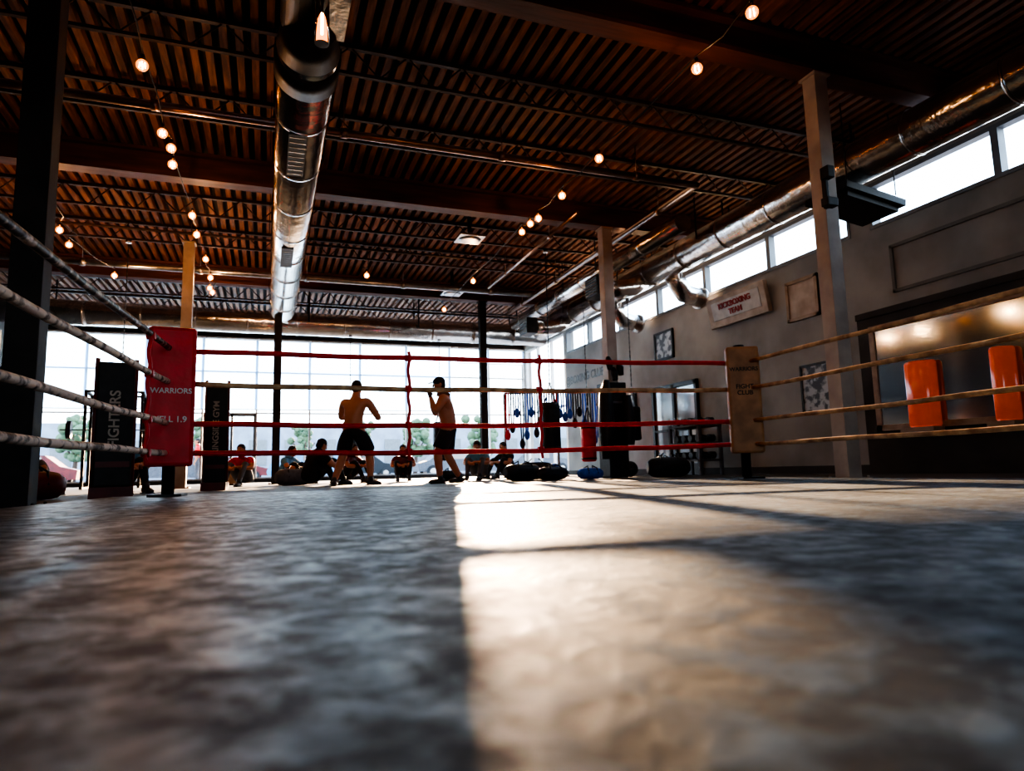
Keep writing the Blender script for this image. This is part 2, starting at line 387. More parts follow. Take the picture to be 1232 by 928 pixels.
g = MB(); R = Euler((0,math.radians(8),0)).to_matrix()
g.box((7.9,6.9,3.90),(1.1,0.75,0.10),0,R); g.box((7.9,6.9,3.81),(0.95,0.62,0.08),0,R)
for dx in (-0.45,0.45):
    for dy in (-0.3,0.3): g.cyl((7.9+dx,6.9+dy,3.95),(7.9+dx,6.9+dy,5.19),0.01,0,seg=6)
g.done('ceiling_heater', [M_black,M_steel],bevel=0.01)
for (x,y) in [(3.6,11.9),(4.3,15.8)]:
    g = MB(); g.box((x,y,4.66),(0.5,0.5,0.04)); g.cyl((x,y,4.61),(x,y,4.64),0.16,0,r2=0.22,seg=24); g.cyl((x,y,4.68),(x,y,5.19),0.04,1)
    g.done('ceiling_vent',[M_steel,M_black])

# ---------------------------------------------------------------- string lights
def bulb(g, x, y, z, r=0.060):
    g.cyl((x,y,z+r*0.9),(x,y,z+r*0.9+0.06),0.018,0,seg=8)
    g.sph((x,y,z),r,1,u=14,w=10)
    g.tube([(x,y,z+r*0.9),(x,y,z+r*1.4)],[r*0.45,0.018],1,10,False)
    for a in range(4):
        th=a*math.pi/2; g.cyl((x+0.02*math.cos(th),y+0.02*math.sin(th),z+0.03),(x+0.028*math.cos(th),y+0.028*math.sin(th),z-0.028),0.005,2,seg=5)
def lamp(x,y,z,w):
    d=bpy.data.lights.new('bulb_light','POINT'); d.energy=w; d.color=(1.0,0.52,0.22); d.shadow_soft_size=0.03
    o=bpy.data.objects.new('bulb_light',d); COL.objects.link(o); o.location=(x,y,z-0.10); return o
def string(x, ys, z=4.29, name='string_lights', jit=0.0, every=3, w=20, skip=0):
    g = MB(); pts=[]; lt=[]
    ys = sorted(ys)
    for i,y in enumerate(ys):
        xx = x+random.uniform(-jit,jit); zz = z+random.uniform(-0.03,0.03)
        bulb(g,xx,y,zz)
        if i % every == 1 and i >= skip: lt.append(lamp(xx,y,zz,w))
        pts.append((xx,y,zz+0.14))
        if i < len(ys)-1: pts.append((x,(y+ys[i+1])/2,z+0.06))
    pts = [(x,ys[0]-0.6,4.7)]+pts+[(x,ys[-1]+0.6,4.7)]
    g.tube(pts,0.008,0,6)
    o = g.done(name,[M_black,M_globe,M_fil])
    for l in lt: l.parent=o
    return o
string(-1.2,[1.5,2.9,4.3,5.7,7.03,8.4,8.87,9.27,11.2,12.0,13.3,14.6,15.4,15.9],jit=0.05,every=2,skip=6)
string(4.1,[1.0,2.2,3.3,4.45,5.35,7.48,8.7,9.7,9.95,10.4,13.4,16.0],jit=0.04,w=12,skip=4)
string(-3.1,[11.4,12.4,13.2,15.0],jit=0.25,every=2)
string(1.9,[13.8],z=4.35,every=2)
g = MB(); g.cyl((0.33,4.9,4.22),(0.33,4.9,3.86),0.035,0); g.cyl((0.33,4.9,3.46),(0.33,4.9,3.86),0.055,1,seg=18); g.cyl((0.33,4.9,3.54),(0.33,4.9,3.80),0.010,2,seg=8)
g.done('pendant_lamp',[M_black,M_globe,M_fil])

# ---------------------------------------------------------------- boxing ring
ring = empty('boxing_ring')
PL = Vector((-0.78,6.35,0)); PR = Vector((4.84,5.89,0))
U = (PR-PL).normalized(); V = Vector((-U.y,U.x,0)); DEP = 7.6
NL = PL - V*DEP; NR = PR - V*DEP
ang = math.atan2(U.y,U.x)
MZ = 0.04
g = MB(); c = (PL+PR+NL+NR)/4; W = (PR-PL).length
R = Matrix.Rotation(ang,3,'Z')
g.box((c.x,c.y,MZ/2+0.001),(W+1.1,DEP+1.0,MZ),0,R)
cv = g.done('canvas',[M_canvas],ring,bevel=0.008)
posts = {'a':PL,'b':PR,'c':NL,'d':NR}
g = MB()
for p in posts.values():
    g.cyl((p.x,p.y,MZ),(p.x,p.y,1.46),0.05,0,seg=20); g.cyl((p.x,p.y,1.46),(p.x,p.y,1.49),0.058,0,seg=20)
    g.box((p.x,p.y,MZ+0.012),(0.26,0.26,0.02),0,R)
g.done('posts',[M_black],ring)
RZ = [1.29,1.0,0.655,0.405]
def rope(name, a, b, z, m, sag, r=0.02):
    g = MB(); n = 24; pts=[]
    a = Vector((a.x,a.y,z)); b = Vector((b.x,b.y,z)); d=(b-a).normalized()
    a2=a+d*0.16; b2=b-d*0.16
    for i in range(n+1):
        t=i/n; p=a2.lerp(b2,t); p.z -= sag*4*t*(1-t); p.z += 0.004*math.sin(t*23+z*9); pts.append(p)
    g.tube(pts,r,0,12)
    for q,q2 in ((a,a2),(b,b2)):
        g.cyl(q,q2,0.010,1,seg=8); m1=q.lerp(q2,0.35); m2=q.lerp(q2,0.85); g.cyl(m1,m2,0.02,1,seg=8)
    g.done(name,[m,M_steel],ring)
for i,z in enumerate(RZ):
    rope('rope_back_%d'%i, PL, PR, z, [M_ropeR,M_ropeT,M_ropeR,M_ropeR][i], [0.02,0.03,0.03,0.03][i], 0.024)
    rope('rope_left_%d'%i, PL, NL, z, [M_ropeB,M_ropeW,M_ropeW,M_ropeW][i], 0.03, 0.024)
    rope('rope_right_%d'%i, PR, NR, z, [M_ropeT,M_ropeT,M_ropeT,M_ropeT][i], 0.02, 0.02)
    rope('rope_front_%d'%i, NL, NR, z, M_ropeR, 0.03)
g = MB()
for (a,b,t) in [(PL,PR,0.36),(PL,PR,0.59),(PL,NL,0.10),(PR,NR,0.6)]:
    p=a.lerp(b,t); pts=[]
    for j in range(25):
        z=1.33-j*(1.33-0.30)/24; pts.append((p.x+0.008*math.sin(j*1.1),p.y-0.026,z))
    g.tube(pts,0.015,0,8)
    for z in RZ: g.cyl((p.x-U.x*0.03,p.y-U.y*0.03,z-0.02),(p.x+U.x*0.03,p.y+U.y*0.03,z-0.02),0.030,0,seg=12)
g.done('rope_spacers',[M_ropeR],ring)
def pad(name, p, face_deg, m, w, z0, z1, lines, tm, off=0.13):
    th=math.radians(face_deg); n=Vector((math.cos(th),math.sin(th),0))
    R=Matrix.Rotation(th+math.pi/2,3,'Z')
    q=p+n*off
    g=MB(); g.box((q.x,q.y,(z0+z1)/2),(w,0.13,z1-z0),0,R)
    o=g.done(name,[m],ring,bevel=0.03)
    g=MB()
    for z in (z0+0.2,(z0+z1)/2,z1-0.2):
        g.box((q.x-n.x*0.09,q.y-n.y*0.09,z),(w*0.5,0.06,0.05),0,R)
    g.done(name+'_straps',[M_black],ring)
    for i,(s,z,sz) in enumerate(lines):
        f=q+n*0.0665
        text(name+'_print_%d'%i,s,(f.x,f.y,z),sz,(math.pi/2,0,th+math.pi/2),tm,ring)
pad('corner_pad_red',PL,-84,M_red,0.365,0.29,1.47,[('WARRIORS',0.92,0.062),('YELL 1.9',0.68,0.070)],M_white,off=0.11)
pad('corner_pad_tan',PR,-118,M_tan,0.34,0.31,1.45,[('WARRIORS',1.20,0.058),('FIGHT\nCLUB',0.98,0.066)],M_walld)
pad('corner_pad_near_a',NL,45,M_red,0.37,0.29,1.47,[],M_white)
pad('corner_pad_near_b',NR,135,M_red,0.37,0.29,1.47,[],M_white)

# ---------------------------------------------------------------- wall items (right wall)
g=MB(); R=Euler((0,math.radians(-10),0)).to_matrix()
g.box((XR-0.12,10.75,3.38),(0.10,1.75,0.62),0,R); g.box((XR-0.175,10.75,3.39),(0.02,1.45,0.38),1,R)
g.b2((XR-0.1,10.1,3.2),(XR,10.15,3.4),2); g.b2((XR-0.1,11.3,3.2),(XR,11.35,3.4),2)
sg=g.done('wall_sign',[M_sign,M_signin,M_black],bevel=0.01)
M_redink=mat('red_ink',(0.35,0.03,0.02),0.6,scale=5)
t=text('lettering','KICKBOXING\nTEAM',(XR-0.192,10.75,3.38),0.16,(math.pi/2,0,-math.pi/2),M_redink,sg,ext=0.008)
t.rotation_euler=(Matrix.Rotation(math.radians(-10),4,'Y')@Euler((math.pi/2,0,-math.pi/2)).to_matrix().to_4x4()).to_euler()
def frame(name,y0,y1,z0,z1,inner,fm=M_black,t=0.05,off=0.0):
    g=MB(); x0=XR-0.05-off; X1=XR-off
    g.b2((x0+0.02,y0,z0),(X1,y1,z1),1)
    g.b2((x0,y0,z0),(X1,y0+t,z1),0); g.b2((x0,y1-t,z0),(X1,y1,z1),0); g.b2((x0,y0,z0),(X1,y1,z0+t),0); g.b2((x0,y0,z1-t),(X1,y1,z1),0)
    return g.done(name,[fm,inner])
frame('framed_picture',8.75,9.5,2.75,3.5,M_sign,M_frwood,0.06)
frame('framed_poster',8.55,9.3,1.05,1.92,M_paper,M_black,0.04,0.005)
frame('framed_picture',13.2,14.0,2.75,3.45,M_paper,M_black)
frame('framed_poster',15.0,15.7,1.3,2.1,M_paper,M_black,0.04,0.005)
frame('wall_mirror',5.0,7.75,0.65,2.3,M_glass2,M_frwood,0.09,0.05)
frame('wall_mirror',2.2,4.8,0.65,2.3,M_glass2,M_frwood,0.09,0.05)
for (y,r) in ((6.90,0.23),(5.74,0.14)):  # added half-cylinders with painted glow, standing in for orange reflections in the glass
    g=MB(); n=20
    vs=[]; zs=(0.66,0.69,1.58,1.61); rr=(0.90,1,1,0.90)
    for z,q in zip(zs,rr):
        for i in range(n+1):
            th=math.pi*i/n; vs.append((8.895-0.21*q*math.sin(th), y+r*q*math.cos(th), z))
    fs=[]
    for a in range(3):
        for i in range(n): fs.append((a*(n+1)+i,a*(n+1)+i+1,(a+1)*(n+1)+i+1,(a+1)*(n+1)+i))
    fs.append(tuple(range(n+1))); fs.append(tuple(3*(n+1)+i for i in range(n+1))[::-1])
    for a in range(3): fs.append((a*(n+1),(a+1)*(n+1),(a+1)*(n+1)+n,a*(n+1)+n))
    g._add(vs,fs,0,[True]*(3*n)+[False]*5)
    g.b2((8.67,y-r-0.03,0.60),(8.895,y+r+0.03,0.66),1)
    g.done('orange_reflection_form',[M_orange,M_frwood])
text('wall_lettering','@BOXING CLUB',(XR-0.01,18.0,2.95),0.34,(math.pi/2,0,-math.pi/2),M_black)
g=MB()
for y in (12.35,13.22,14.1): g.b2((XR-0.08,y,0),(XR,y+0.09,2.1))
g.b2((XR-0.08,12.35,2.02),(XR,14.19,2.12)); g.b2((XR-0.07,12.4,0),(XR,14.1,0.25)); g.b2((XR-0.07,12.4,1.0),(XR,14.1,1.06))
g.b2((XR-0.03,12.4,0.2),(XR-0.01,14.1,2.05),1)
g.cyl((XR-0.13,13.15,0.8),(XR-0.13,13.15,1.3),0.015,2); g.cyl((XR-0.13,13.38,0.8),(XR-0.13,13.38,1.3),0.015,2)
M_pane=mat('door_pane',(0.25,0.30,0.33),0.1,metal=0.3,c2=(0.4,0.42,0.42),scale=1.2)
g.done('door_2',[M_black,M_pane,M_steel])

# ---------------------------------------------------------------- gym equipment
def heavy_bag(x,y,z0,z1,r,m,hang=4.80,bands=True):
    g=MB(); H=z1-z0
    prof=[(0,0.75),(0.02,0.93),(0.06,1.0),(0.5,0.98),(0.94,1.0),(0.985,0.93),(1.0,0.8)]
    g.tube([(x,y,z0+H*a) for a,_ in prof],[r*b for _,b in prof],0,24)
    if bands:
        for t in (0.08,0.88): g.cyl((x,y,z0+H*t-0.02),(x,y,z0+H*t+0.02),r*1.015,1,seg=24)
    top=z1+0.40
    for a in range(4):
        th=a*math.pi/2+0.4
        g.cyl((x+r*0.9*math.cos(th),y+r*0.9*math.sin(th),z1-0.05),(x,y,top),0.012,1,seg=6)
    g.sph((x,y,top),0.03,2,u=8,w=6)
    z=top; k=0
    while z<hang-0.05:
        g.box((x,y,z+0.03),(0.022 if k%2 else 0.008,0.008 if k%2 else 0.022,0.055),1); z+=0.05; k+=1
    g.cyl((x,y,hang-0.06),(x,y,hang),0.05,2)
    return g.done('punching_bag',[m,M_black,M_steel])
heavy_bag(5.45,12.5,0.55,1.55,0.2,M_black)
heavy_bag(7.15,14.2,0.35,1.25,0.18,M_red)
heavy_bag(7.2,12.2,0.75,1.45,0.16,M_black,3.79)
heavy_bag(4.6,18.4,0.5,1.6,0.2,M_black,3.99)
heavy_bag(2.1,18.4,0.5,1.6,0.2,M_black,3.99)
heavy_bag(-3.9,9.0,0.5,1.6,0.19,M_black)
heavy_bag(-3.9,7.4,0.6,1.7,0.18,M_black)
heavy_bag(-4.2,12.5,0.5,1.6,0.19,M_red)
heavy_bag(-2.6,14.2,0.5,1.6,0.19,M_black)
heavy_bag(-2.75,9.0,0.45,1.35,0.18,M_redd)
g=MB(); g.b2((5.80,10.70,0.02),(6.20,11.10,1.75)); 
g.tube([(5.74,10.64,0.35),(5.72,10.62,0.9),(5.74,10.64,1.5),(5.78,10.66,1.78)],[0.12,0.15,0.12,0.05],0,16)
g.tube([(6.14,10.58,0.6),(6.16,10.57,1.0),(6.14,10.59,1.5)],[0.10,0.13,0.07],0,16)
for (x,z) in ((5.88,2.1),(6.10,2.0),(5.98,1.9)):
    g.tube([(x,10.76,z+0.12),(x-0.01,10.70,z+0.02),(x,10.69,z-0.12)],[0.04,0.07,0.05],0,12)
g.b2((5.78,10.68,1.35),(6.22,11.12,1.40),1); g.b2((5.78,10.68,0.5),(6.22,11.12,0.55),1)
g.done('column_padding',[M_black,M_grey],bevel=0.02)

g=MB(); A=Vector((5.7,16.0,2.15)); B=Vector((8.2,15.0,2.15)); g.cyl(A,B,0.025,0)
for p in (A,A.lerp(B,0.5),B): g.cyl((p.x,p.y,0),(p.x,p.y,2.15),0.03,0); g.box((p.x,p.y,0.015),(0.4,0.4,0.03),0)
for i in range(22):
    t=(i+0.5)/22; p=A.lerp(B,t); l=random.uniform(0.4,1.3); mi=random.choice([1,1,1,2,3])
    for s in (-0.03,0.03):
        g.tube([(p.x+s,p.y-0.03,2.17),(p.x+s*1.4,p.y-0.04,2.1-l*0.5),(p.x+s*0.6,p.y-0.03,2.1-l)],0.02,mi,6)
    g.sph((p.x,p.y-0.03,2.1-l),(0.08,0.05,0.13),mi,u=8,w=6)
g.done('resistance_band_rack',[M_steel,M_blue,M_black,M_red])

g=MB()
for y in (11.2,12.2):
    for x in (8.1,8.6): g.b2((x-0.03,y-0.03,0),(x+0.03,y+0.03,1.05))
for z in (0.3,0.65,1.0): g.b2((8.05,11.2,z-0.02),(8.65,12.2,z+0.02))
for z in (0.4,0.75,1.1):
    for i in range(4):
        y=11.35+i*0.24; g.cyl((8.15,y,z),(8.28,y,z),0.075,1); g.cyl((8.28,y,z),(8.42,y,z),0.018,0); g.cyl((8.42,y,z),(8.55,y,z),0.075,1)
g.done('dumbbell_rack',[M_grey,M_black])

def squat_rack(x,y,rot,m):
    g=MB(Matrix.Translation((x,y,0))@Matrix.Rotation(rot,4,'Z'))
    for sx in (-.55,.55):
        for sy in (-.5,.5): g.b2((sx-.03,sy-.03,0),(sx+.03,sy+.03,2.2))
        g.b2((sx-.03,-.6,0),(sx+.03,.6,.05)); g.b2((sx-.03,-.5,2.15),(sx+.03,.5,2.2)); g.b2((sx-.03,-.5,.9),(sx+.03,.5,.94))
    for sy in (-.5,.5): g.b2((-.55,sy-.03,2.15),(.55,sy+.03,2.2))
    g.cyl((-1.0,-.56,1.3),(1.0,-.56,1.3),.014,1)
    for sx in (-.85,-.8,.8,.85): g.cyl((sx-.02,-.56,1.3),(sx+.02,-.56,1.3),.2,2,seg=24)
    g.b2((-.14,-.5,.4),(.14,.55,.47),2); g.b2((-.05,-.4,0),(.05,-.34,.4)); g.b2((-.05,.4,0),(.05,.46,.4))
    g.done('squat_rack',[m,M_steel,M_black])
squat_rack(-3.3,17.6,0.1,M_cold)
def plyo(x,y,w,h,rot,m):
    g=MB(Matrix.Translation((x,y,0))@Matrix.Rotation(rot,4,'Z'))
    g.b2((-w/2,-w/2,0),(w/2,w/2,h)); g.b2((-w/2-.004,-.09,h*.62),(w/2+.004,.09,h*.72),1)
    for s in (-1,1): g.b2((-w/2-.006,s*w/2-.01,0),(w/2+.006,s*w/2+.01,.03),1)
    g.done('plyo_box',[m,M_black],bevel=0.01)
plyo(-0.9,17.4,0.6,0.5,0.3,M_ply)

def gym_bag(x,y,l,w,h,rot,m):
    g=MB(Matrix.Translation((x,y,0))@Matrix.Rotation(rot,4,'Z'))
    n=10; pts=[];rs=[]
    for i in range(n+1):
        t=i/n; a=abs(2*t-1); pts.append((-l/2+l*t,0,h/2)); rs.append(h/2*(1-0.45*a**6))
    g.tube(pts,rs,0,18)
    for s in (-0.2,0.2):
        g.tube([(s*l-0.0,-h*0.48,h*0.5),(s*l,-h*0.3,h*0.98),(s*l+ (0.1 if s<0 else -0.1)*l,0,h*1.18),(s*l,h*0.3,h*0.98),(s*l,h*0.48,h*0.5)],0.012,1,6)
    return g.done('gym_bag',[m,M_black])
for a in [(4.45,11.6,0.8,0.4,0.30,0.3,M_black),(4.9,12.05,0.7,0.4,0.34,-0.4,M_black),(4.85,11.1,0.7,0.4,0.24,0.4,M_black),(5.35,10.6,0.5,0.3,0.20,0.2,M_blue),
          (6.75,10.3,0.75,0.4,0.36,-0.3,M_black),(7.1,11.0,0.7,0.4,0.34,0.4,M_black),(3.4,12.8,0.5,0.3,0.22,0.3,M_black),
          (0.5,13.6,0.7,0.35,0.32,0.3,M_grey),(-2.3,8.3,0.6,0.35,0.3,0.5,M_redd)]: gym_bag(*a)
for (x,y,r,m) in [(6.9,11.9,0.16,M_black),(7.4,11.7,0.16,M_red),(5.9,13.4,0.16,M_blue)]:
    g=MB(); g.sph((x,y,r),r,0,u=24,w=16); g.tube([(x+r*1.003*math.cos(t*math.pi/12),y+r*1.003*math.sin(t*math.pi/12),r) for t in range(25)],0.006,1,6,False)
    g.done('medicine_ball',[m,M_grey])
def standing_pad(x,y,w,z1,face,s):
    e=empty('banner_stand',(x,y,0)); th=math.radians(face); R=Matrix.Rotation(th+math.pi/2,3,'Z')
    g=MB(); g.box((0,0,(0.12+z1)/2),(w,0.10,z1-0.12),0,R); g.done('panel',[M_black],e,bevel=0.02)
    g=MB(); g.box((0,0,0.06),(w*1.15,0.34,0.12),0,R)
    u=Vector((math.cos(th+math.pi/2),math.sin(th+math.pi/2),0))
    for q in (-1,1): g.cyl(tuple(u*(q*w*0.52)+Vector((0,0,0.05))),tuple(u*(q*w*0.52)+Vector((0,0,z1+0.04))),0.022,0)
    n=Vector((math.cos(th),math.sin(th),0))
    g.box(tuple(n*0.052+Vector((0,0,0.35))),(w*0.9,0.012,0.06),0,R)
    g.done('base',[M_redd],e)
    f=n*0.053
    t=text('lettering',s,(f.x,f.y,z1*0.58),w*0.40,(math.pi/2,0,th+math.pi/2),M_signin,e)
    t.rotation_euler=(Matrix.Rotation(th+math.pi/2,4,'Z')@Matrix.Rotation(math.pi/2,4,'X')@Matrix.Rotation(math.pi/2,4,'Z')).to_euler()
standing_pad(-1.50,7.95,0.34,1.42,-80,'FIGHTERS')
standing_pad(-0.72,11.0,0.30,1.62,-95,'RINGSIDE GYM')

# ---------------------------------------------------------------- people
def skin_mesh(name, V0, E, root, sub=2):
    names=list(V0.keys()); idx={n:i for i,n in enumerate(names)}
    me=bpy.data.meshes.new(name); me.from_pydata([V0[n][0] for n in names],[(idx[a],idx[b]) for a,b in E],[]); me.update()
    ob=bpy.data.objects.new(name,me); COL.objects.link(ob)
    bpy.context.view_layer.objects.active=ob
    sk=ob.modifiers.new('skin','SKIN'); sk.use_smooth_shade=True; sk.branch_smoothing=0.3
    for n in names:
        d=me.skin_vertices[0].data[idx[n]]; r=V0[n][1]; d.radius=(r,r) if not isinstance(r,tuple) else r; d.use_root=(n==root)
    ss=ob.modifiers.new('sub','SUBSURF'); ss.levels=sub; ss.render_levels=sub
    dg=bpy.context.evaluated_depsgraph_get(); dg.update()
    m2=bpy.data.meshes.new_from_object(ob.evaluated_get(dg)); bpy.data.objects.remove(ob)
    m2.name=name
    return m2
def seg_dist(p,a,b):
    ab=b-a; t=max(0,min(1,(p-a).dot(ab)/max(ab.length_squared,1e-9))); return (p-(a+ab*t)).length
def person(name, loc, rot, P, skin, top=None, shorts=M_cloth, longleg=False, hat=None, head_dir=(0,1,0), shoe=M_shoe, hair=M_hair, k=1.12, glove=None):
    e=empty(name,loc); e.rotation_euler=(0,0,math.radians(rot))
    P={a:Vector(b) for a,b in P.items()}
    fat = 1.08 if top else 1.0
    V0={'pel':(P['pel'],.135*k),'sp':(P['pel'].lerp(P['ch'],.45),.118*k*fat),'ch':(P['ch'],.145*k*fat),'nb':(P['nb'],.085*k),'nk':(P['nk'],.058*k),'hd':(P['hd'],.06*k)}
    E=[('pel','sp'),('sp','ch'),('ch','nb'),('nb','nk'),('nk','hd')]
    for s in 'LR':
        sh=P['sh'+s]; V0['lt'+s]=(P['ch'].lerp(sh,.55)+Vector((0,0,-.0)),.098*k*fat); V0['sh'+s]=(sh,.072*k*fat)
        V0['ua'+s]=(sh.lerp(P['el'+s],.45),.056*k*fat); V0['el'+s]=(P['el'+s],.042*k); V0['fa'+s]=(P['el'+s].lerp(P['wr'+s],.3),.043*k); V0['wr'+s]=(P['wr'+s],.028*k)
        E+= [('ch','lt'+s),('lt'+s,'sh'+s),('sh'+s,'ua'+s),('ua'+s,'el'+s),('el'+s,'fa'+s),('fa'+s,'wr'+s)]
        hp=P['hp'+s]; V0['hp'+s]=(hp,.098*k); V0['th'+s]=(hp.lerp(P['kn'+s],.5),.080*k); V0['kn'+s]=(P['kn'+s],.058*k)
        V0['cf'+s]=(P['kn'+s].lerp(P['an'+s],.3),.060*k); V0['an'+s]=(P['an'+s],.038*k)
        E+= [('pel','hp'+s),('hp'+s,'th'+s),('th'+s,'kn'+s),('kn'+s,'cf'+s),('cf'+s,'an'+s)]
    me=skin_mesh('body',V0,E,'pel')
    mats=[skin, top or skin, shorts if longleg else skin]
    for m in mats: me.materials.append(m)
    tb=[('pel','sp',1),('sp','ch',1),('ch','nb',1),('nb','nk',0),('nk','hd',0)]
    for s in 'LR':
        tb+= [('ch','lt'+s,1),('lt'+s,'sh'+s,1),('sh'+s,'ua'+s,1),('ua'+s,'el'+s,0),('el'+s,'wr'+s,0),('pel','hp'+s,2),('hp'+s,'kn'+s,2),('kn'+s,'an'+s,2)]
    for f in me.polygons:
        best=min(tb,key=lambda q:seg_dist(f.center,V0[q[0]][0],V0[q[1]][0])-V0[q[0]][1]*0.5); f.material_index=best[2]; f.use_smooth=True
    b=bpy.data.objects.new('body',me); COL.objects.link(b); b.parent=e
    if not longleg:
        up=(P['ch']-P['pel']).normalized()
        W0={'w':(P['pel']+up*0.09,.130*k),'pel':(P['pel'],.155*k)}
        F=[('w','pel')]
        for s in 'LR':
            W0['a'+s]=(P['hp'+s],.120*k); W0['b'+s]=(P['hp'+s].lerp(P['kn'+s],.45),.112*k); W0['c'+s]=(P['hp'+s].lerp(P['kn'+s],.80),.106*k); W0['d'+s]=(P['hp'+s].lerp(P['kn'+s],.86),.104*k)
            F+=[('pel','a'+s),('a'+s,'b'+s),('b'+s,'c'+s),('c'+s,'d'+s)]
        ms=skin_mesh('shorts',W0,F,'pel'); ms.materials.append(shorts)
        for f in ms.polygons: f.use_smooth=True
        o=bpy.data.objects.new('shorts',ms); COL.objects.link(o); o.parent=e
    g=MB()
    for s in 'LR':
        an=P['an'+s]; d=Vector(P.get('fd'+s,Vector((0,1,0)))).normalized()
        R=Matrix.Rotation(math.atan2(d.y,d.x)-math.pi/2,3,'Z')
        g.sph((an+R@Vector((0,-.03,0))+Vector((0,0,-.035))),(.045,.055,.045),0,R); g.sph(an+R@Vector((0,.07,0))+Vector((0,0,-.045)),(.048,.12,.04),0,R)
        g.sph(an+R@Vector((0,.13,0))+Vector((0,0,-.053)),(.05,.07,.03),0,R)
        g.tube([an+Vector((0,0,-.03)),an+Vector((0,0,.06))],[.05,.045],0,12)
        g.box(an+R@Vector((0,.05,0))+Vector((0,0,-.078)),(.085,.26,.015),1,R)
    g.done('shoes',[shoe,M_black],e)
    g=MB()
    for s in 'LR':
        w=P['wr'+s]; d=(w-P['el'+s]).normalized(); sx=1 if s=='R' else -1
        side=d.cross(Vector((0,0,1)));
        if side.length<.2: side=Vector((1,0,0))
        side.normalize(); nrm=side.cross(d).normalized()
        R=Matrix((side,d,nrm)).transposed()
        pc=w+d*.055; g.sph(pc,(.042,.055,.022),0,R,12,8); g.tube([w-d*.03,w+d*.02],[.031,.032],0,10)
        for i,(o,l) in enumerate([(-.030,.9),(-.010,1.0),(.010,.95),(.030,.78)]):
            a=w+d*.095+side*o; b1=a+d*.030*l+nrm*(-.012); c1=b1+d*.006*l-nrm*.028*l; c2=c1-d*.022*l-nrm*.006
            g.tube([a-d*.02,a,b1,c1,c2],[.010,.0105,.010,.009,.007],0,8)
        t0=w+d*.03-side*.035*sx; g.tube([t0,t0+d*.03-side*.018*sx-nrm*.01,t0+d*.055-side*.006*sx-nrm*.025],[.013,.012,.009],0,8)
    g.done('hands',[glove or skin],e)
    hd=P['hd']; D=Vector(head_dir).normalized(); X=D.cross(Vector((0,0,1))).normalized(); Z=X.cross(D).normalized()
    M=Matrix.Translation(hd)@Matrix((X,D,Z)).transposed().to_4x4()
    g=MB(M)
    g.sph((0,0,.075),(.076,.095,.100),0,u=20,w=14); g.sph((0,.025,.01),(.058,.070,.060),0,u=16,w=10); g.sph((0,.062,-.028),(.030,.026,.022),0)
    g.tube([(0,.088,.085),(0,.108,.052),(0,.112,.042),(0,.092,.034)],[.009,.014,.016,.008],0,8)
    for s in (-1,1):
        g.sph((s*.078,-.005,.055),(.012,.022,.032),0); g.sph((s*.030,.084,.078),(.013,.010,.009),1); g.sph((s*.030,.091,.078),(.006,.004,.006),2)
        g.box((s*.030,.092,.097),(.034,.008,.007),2)
    g.sph((0,.088,.010),(.024,.008,.006),3); 
    g.sph((0,-.012,.100),(.084,.098,.090),2,u=20,w=12); g.sph((0,-.045,.050),(.076,.066,.075),2,u=16,w=10)
    if hat:
        g.sph((0,-.004,.112),(.090,.106,.085),4,u=20,w=12)
        g.box((0,.125,.108),(.13,.10,.012),4,Euler((-.15,0,0)).to_matrix())
        g.sph((0,-.004,.197),(.01,.01,.006),4)
    g.done('head',[skin,M_white,hair,M_redink,hat or hair],e)
    return e
A=dict(pel=(0,0,.93),ch=(.0,.05,1.28),nb=(.0,.07,1.44),nk=(0,.09,1.51),hd=(0,.105,1.575),
 shL=(-.21,.05,1.40),shR=(.21,.09,1.40),elL=(-.35,.16,1.13),elR=(.34,.22,1.12),wrL=(-.16,.36,1.24),wrR=(.22,.44,1.14),
 hpL=(-.10,0,.90),hpR=(.10,.02,.90),knL=(-.22,.04,.50),knR=(.18,.22,.50),anL=(-.28,-.12,.09),anR=(.22,.18,.09),fdL=(-.5,1,0),fdR=(.6,1,0))
person('boxer',(1.34,11.24,0),-38,A,M_skin,glove=M_wrap,k=1.28)
B=dict(pel=(0,-.02,.92),ch=(.0,.04,1.28),nb=(.0,.07,1.44),nk=(0,.10,1.51),hd=(0,.125,1.57),
 shL=(-.18,.10,1.40),shR=(.18,.04,1.40),elL=(-.22,.24,1.15),elR=(.24,.16,1.14),wrL=(-.09,.30,1.42),wrR=(.11,.26,1.44),
 hpL=(-.10,.0,.89),hpR=(.10,-.03,.89),knL=(-.14,.20,.50),knR=(.15,-.02,.49),anL=(-.14,.16,.09),anR=(.16,-.24,.09),fdL=(-.1,1,0),fdR=(.4,1,0))
person('boxer',(2.80,10.70,0),88,B,M_skin2,hat=M_cloth,glove=M_wrap,head_dir=(0,1,-.12),k=1.28)
S=dict(pel=(0,0,.14),ch=(0,.10,.44),nb=(0,.17,.57),nk=(0,.21,.62),hd=(0,.24,.66),
 shL=(-.18,.15,.53),shR=(.18,.15,.53),elL=(-.26,.33,.36),elR=(.26,.33,.36),wrL=(-.08,.52,.38),wrR=(.08,.54,.36),
 hpL=(-.10,.03,.14),hpR=(.10,.03,.14),knL=(-.15,.40,.47),knR=(.15,.42,.46),anL=(-.13,.62,.09),anR=(.13,.64,.09))
person('seated_person',(0.70,12.3,0),-60,S,M_skin,top=M_cloth,longleg=True,head_dir=(0,1,-.4),k=1.3)
person('seated_person',(4.35,13.9,0),150,S,M_skin,top=M_cyan,longleg=True,shorts=M_grey,head_dir=(0,1,-.3))
person('seated_person',(1.6,14.8,0),-140,S,M_skin2,top=M_redd,longleg=True,shorts=M_cloth)
person('seated_person',(3.0,15.6,0),170,S,M_skin2,top=M_redd,longleg=True,shorts=M_cloth)
